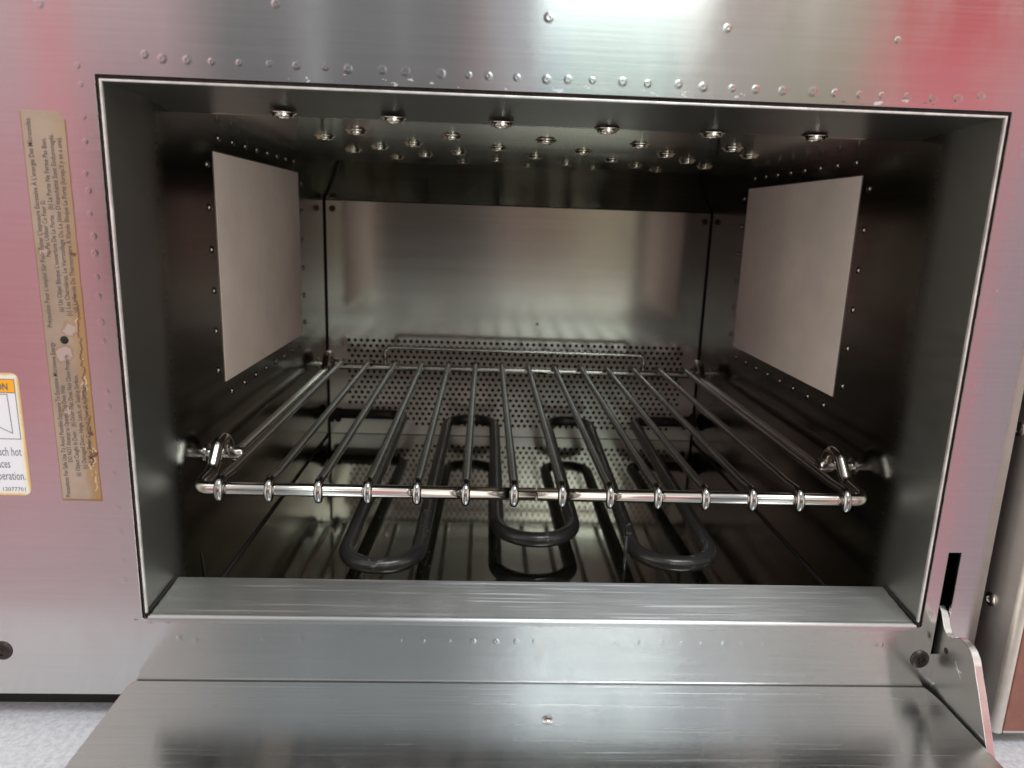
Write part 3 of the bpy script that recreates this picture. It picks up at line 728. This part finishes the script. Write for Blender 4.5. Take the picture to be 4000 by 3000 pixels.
FR = ["Précaution Pour L'emploi Sûr Pour Éviter L'exposure Excessive À L'energie Des Microondes.", "Ne Pas Utiliser Ce Four Si:", "(a) Un Objet Bloque L'ouverture De La Porte.   (b) La Porte Ne Ferme Pas Bien.", "(c) Les Charnières, Le Verrouillage Ou Le Jôint D'étanchétté Sont Endommagés.", "(d) La Sonde Du Thermomètre À Viande Bloque La Porte (lorsqu'il y en a une)."]
FRR = [(682, 252), (531, 415), (648, 291), (656, 283), (648, 288)]
for T_, RR in ((EN, ENR), (FR, FRR)):
    for s, (a_, b2), cx in zip(T_, RR, colx):
        z0, z1 = zl(a_), zl(b2); text_mesh(bm, s, cx, z0, Hh_, z1 - z0, rotate=True, y=-.00028, offset=.010)
build('label_text', bm, M_INK, LB)
bm = bmesh.new()
lathe(bm, (-.1862, -.0002, zl(709)), (0, -1, 0), [(.0016, 0), (.0013, .0004), (.0006, .0006), (0, .0006)], 12)
build('label_hole', bm, M_DARK, LB)
# caution sticker at the left edge
bm = bmesh.new()
SX0, SX1, SZ0, SZ1 = -.2560, -.2052, .0525, .1022
flat_poly(bm, rrect(SX0, SZ0, SX1, SZ1, .003), -.00025, -.00002)
CS = build('caution_sticker', bm, M_STICK, OV, label='white caution sticker with orange band')
bm = bmesh.new(); flat_poly(bm, [(SX0 + .0018, .0945), (-.2068, .0945), (-.2068, .0998), (SX0 + .0018, .0998)], -.0003)
build('orange_band', bm, M_ORANGE, CS)
bm = bmesh.new()
def stroke(pts, w, y_):
    for (x0, z0), (x1, z1) in zip(pts, pts[1:]):
        d = Vector((x1 - x0, 0, z1 - z0)).normalized(); nrm = Vector((-d.z, 0, d.x)) * w / 2; e_ = d * w / 2
        p, q_ = Vector((x0, y_, z0)) - e_, Vector((x1, y_, z1)) + e_
        bm.faces.new([bm.verts.new(v) for v in (p - nrm, q_ - nrm, q_ + nrm, p + nrm)]); y_ -= .000004
stroke([(SX0 + .0018, .0945), (SX0 + .0018, .0759), (-.2068, .0759), (-.2068, .0998), (SX0 + .0018, .0998), (SX0 + .0018, .0945)], .00025, -.00032)
stroke([(-.2068, .0945), (SX0 + .0018, .0945)], .00025, -.00034)
stroke([(-.2340, .0938), (-.2100, .0938), (-.2096, .0782), (-.2340, .0905)], .00025, -.00033)
text_mesh(bm, 'CAUTION', -.2094, .0956, .0027, .0130, align='RIGHT', y=-.00036, offset=.02)
text_mesh(bm, 'Do not touch hot', -.2072, .0690, .0037, .0208, align='RIGHT', y=-.00030)
text_mesh(bm, 'hot surfaces', -.2121, .0640, .0037, .0136, align='RIGHT', y=-.00030)
text_mesh(bm, 'during operation.', -.2068, .0590, .0037, .0203, align='RIGHT', y=-.00030)
text_mesh(bm, '12077701', -.2073, .0543, .0017, .0087, align='RIGHT', y=-.00030)
build('sticker_print', bm, M_INK2, CS)

# ------------------------------------------------------------------ door, hinged open
ZD = -.0300
bm = bmesh.new()
outl = [(-.1718, -.0004), (.1722, -.0004), (.1732, -.0045), (.1737, -.0100), (.1738, -.055), (.1738, -.235), (-.1732, -.235), (-.1732, -.0045)]
t_ = [bm.verts.new((x, y_, ZD)) for x, y_ in outl]; b__ = [bm.verts.new((x, y_, ZD - .0185)) for x, y_ in outl]
bm.faces.new(t_); bm.faces.new(b__[::-1])
for i in range(len(outl)): bm.faces.new((t_[i], b__[i], b__[(i + 1) % len(outl)], t_[(i + 1) % len(outl)]))
DR = build('oven_door', bm, M_DOOR, OV, bevel=.0009, label='brushed steel door folded down level')
bm = bmesh.new(); lathe(bm, (.0024, -.0239, ZD), (0, 0, 1), [(.0024, .00002), (.0020, .0006), (.0012, .0011), (0, .0013)], 20)
build('door_stud', bm, M_STUD, DR, smooth=True)
# hinge arm: flat plate beside the door
bm = bmesh.new()
fr = [(.0040, .0075), (.0012, .0058), (-.0006, .0035), (-.0022, .0006), (-.0040, -.0013), (-.0058, -.0019), (-.0078, -.0014), (-.0100, .0004), (-.0123, .0014), (-.0150, .0016), (-.0176, .0012), (-.0200, .0002), (-.0222, -.0018), (-.0238, -.0045), (-.0255, -.0080), (-.0285, -.0132), (-.0334, -.0226), (-.0372, -.0300), (-.0440, -.0430), (-.0440, -.0465)]
bk = [(.0040, -.0465), (.0010, -.0240), (.0020, -.0141), (.0050, -.0040)]
pl = fr + bk
A = [bm.verts.new((.17480, y_, z_)) for y_, z_ in pl]; B = [bm.verts.new((.17800, y_, z_)) for y_, z_ in pl]
bm.faces.new(A).material_index = 0; bm.faces.new(B[::-1]).material_index = 0
for i in range(len(pl)):
    f = bm.faces.new((A[i], A[(i + 1) % len(pl)], B[(i + 1) % len(pl)], B[i])); f.material_index = 1; f.smooth = True
HA = build('hinge_arm', bm, [M_ARM, M_ARMEDGE], DR, smooth='auto', bevel=.0003, brush='z')
bm = bmesh.new(); lathe(bm, (.17478, -.0061, -.0086), (-1, 0, 0), [(.0014, 0.0), (.0012, .00005), (0, .00005)], 16)
build('arm_hole', bm, M_DARK, HA)
bm = bmesh.new(); fl_ = [((-.0121, -.0099), (-.0178, -.0142)), ((-.0132, -.0142), (-.0168, -.0098))]
for (a0, b0), (a1, b1) in (((-.0125, -.0092), (-.0174, -.0146)), ((-.0128, -.0122), (-.0172, -.0117))):
    tube(bm, [(.1748, a0, b0), (.1748, a1, b1)], .00012, 5)
build('scribed_cross', bm, M_LIP, HA)
# bits of the latch seen inside the slot
bm = bmesh.new(); tube(bm, fillet([(.1735, .008, .024), (.1765, .010, .0215), (.1778, .014, .019), (.1755, .018, .016)], .002, 4), .0011, 8)
tube(bm, fillet([(.1765, .009, .0260), (.1775, .012, .0245), (.176, .016, .022)], .002, 4), .0008, 8)
build('latch_wire', bm, M_STUD, OV, smooth=True)

# ================================================================== wire rack
RK = empty('wire_rack', (0, .03, .0465), 'chrome wire oven rack of parallel rods standing on studs inside the oven cavity', 'rack')
def rk(name, bm, mat, **k): return keepw(build(name, bm, mat, RK, **k))
ZR = .0465; RF = .0029; YF, YB = .0267, .2995; XO = .1500; xc = -.0014
bm = bmesh.new()
def side_pts(s):
    # from the front corner: back and up over the front stud, down, straight back, up over the rear stud, down to the rear corner
    x = xc + s * XO; xi = xc + s * (XO - .0005)
    return [(x, YF, ZR), (x, YF + .018, ZR + .001), (x, YF + .028, ZR + .0115), (x, YF + .0375, ZR + .0125), (x, YF + .041, ZR + .0045), (x, YF + .047, ZR - .001), (x, YB - .018, ZR - .001), (x, YB - .008, ZR + .0100), (x, YB + .003, ZR + .0100), (x, YB + .008, ZR)]
lp = side_pts(-1); rp = side_pts(1)
loop = [(xc, YF, ZR)] + lp + [(xc - XO + .004, YB + .008, ZR), (xc - XO + .0045, YB, ZR)] 
# front bar + both sides + rear bar as one closed bent wire
pts = [(xc, YF, ZR)] + rp[:-1] + [(xc + XO, YB + .008, ZR), (xc + XO - .006, YB, ZR), (xc, YB, ZR), (xc - XO + .006, YB, ZR), (xc - XO, YB + .008, ZR)] + lp[:-1][::-1] + [(xc - .001, YF, ZR)]
rad = [0] + [.0055, .008, .006, .006, .004, .006, .006, .005, .005] + [.004, .004, 0, .004, .004] + [.005, .005, .006, .006, .004, .006, .006, .008, .0055] + [0]
fp = fillet(pts, rad, 6)
tube(bm, fp, RF, 16, closed=False)
rk('rack_frame', bm, M_CHROME, smooth=True)
# thin rods, each hooked over the front bar
RR_ = .0021
bm = bmesh.new()
zt_ = RF + RR_ * .9
prof = [(0, YB + .002, .0006), (0, YF + .012, zt_ * .75), (0, YF + .003, zt_ + .0002)]
arc = [Vector((0, YB + .0035, zt_ * .82)), Vector((0, YB - .01, zt_ * .82)), Vector((0, YF + .010, zt_ * .82))]
Rh = RF + RR_ * .85
for k in range(11):
    a_ = math.radians(80 + 150 * k / 10); arc.append(Vector((0, YF + Rh * math.cos(a_), Rh * math.sin(a_))))
rads = [RR_, RR_, RR_] + [RR_ * (.92 + .06 * math.sin(math.pi * k / 10)) for k in range(11)]
rads[-1] = RR_ * .75
tube(bm, arc, RR_, 12, rad=rads)
rod0 = build('rack_rod', bm, M_ROD, RK, smooth=True)
rod0.parent = RK
for i in range(14):
    c = rod0 if i == 0 else rod0.copy()
    if i: COL.objects.link(c); c.parent = RK
    c.location = (xc + (i - 6.5) * .02140, -.03, 0)
# upright stop at the rear
bm = bmesh.new()
tube(bm, fillet([(-.1063, YB + .001, ZR), (-.1063, YB + .001, .0625), (.1042, YB + .001, .0615), (.1042, YB + .001, ZR)], .0045, 6), .0017, 12)
rk('rear_stop', bm, M_CHROME, smooth=True)

# ================================================================== neighbouring appliance on the right
NB = empty('steel_appliance', (.30, .05, -.05), 'steel cased appliance with reddish front at the right edge of the photo, beside the oven', 'appliance')
def nb(name, bm, mat, **k): return keepw(build(name, bm, mat, NB, **k))
NX = .1968; NY0 = -.0128; NZ0 = -.0435
bm = bmesh.new(); box(bm, (NX, NY0 + .002, NZ0), (NX + .0012, .42, .33)); nb('side_panel', bm, M_NSIDE, brush='z')
bm = bmesh.new(); box(bm, (NX + .0045, NY0 - .0005, NZ0 + .001), (.42, NY0 + .004, .33)); nb('front_panel', bm, M_NFRONT, bevel=.0004)
bm = bmesh.new(); tube(bm, [(NX + .0026, NY0 + .0018, NZ0), (NX + .0026, NY0 + .0018, .33)], .0026, 14)
box(bm, (NX + .0052, NY0 + .0002, NZ0 - .0004), (.42, NY0 + .003, NZ0 + .0009)); nb('rounded_rim', bm, M_NRIM, smooth='auto')
bm = bmesh.new(); box(bm, (NX + .0015, NY0 + .0042, NZ0 - .0002), (.42, .42, NZ0 + .002)); nb('bottom_plate', bm, M_DARK)
for (y_, z_) in ((.0020, .0117), (.0050, .0880)):
    bm = bmesh.new(); lathe(bm, (NX, y_, z_), (-1, 0, 0), [(.0032, 0), (.0031, .0007), (.0023, .0012), (.0014, .0013), (.0011, .0006), (0, .0006)], 20)
    nb('side_screw', bm, M_STUD, smooth='auto')
bm = bmesh.new(); lathe(bm, (.2175, .008, -.05), (0, 0, 1), [(.0135, 0), (.0140, .001), (.0140, .0035), (.0115, .0050), (.0095, .0062)], 28)
nb('foot', bm, M_CHROME, smooth='auto')
bm = bmesh.new(); lathe(bm, (.2060, .018, -.05), (0, 0, 1), [(.009, 0), (.009, .0064), (0, .0064)], 24)
nb('rubber_foot', bm, M_DARK)
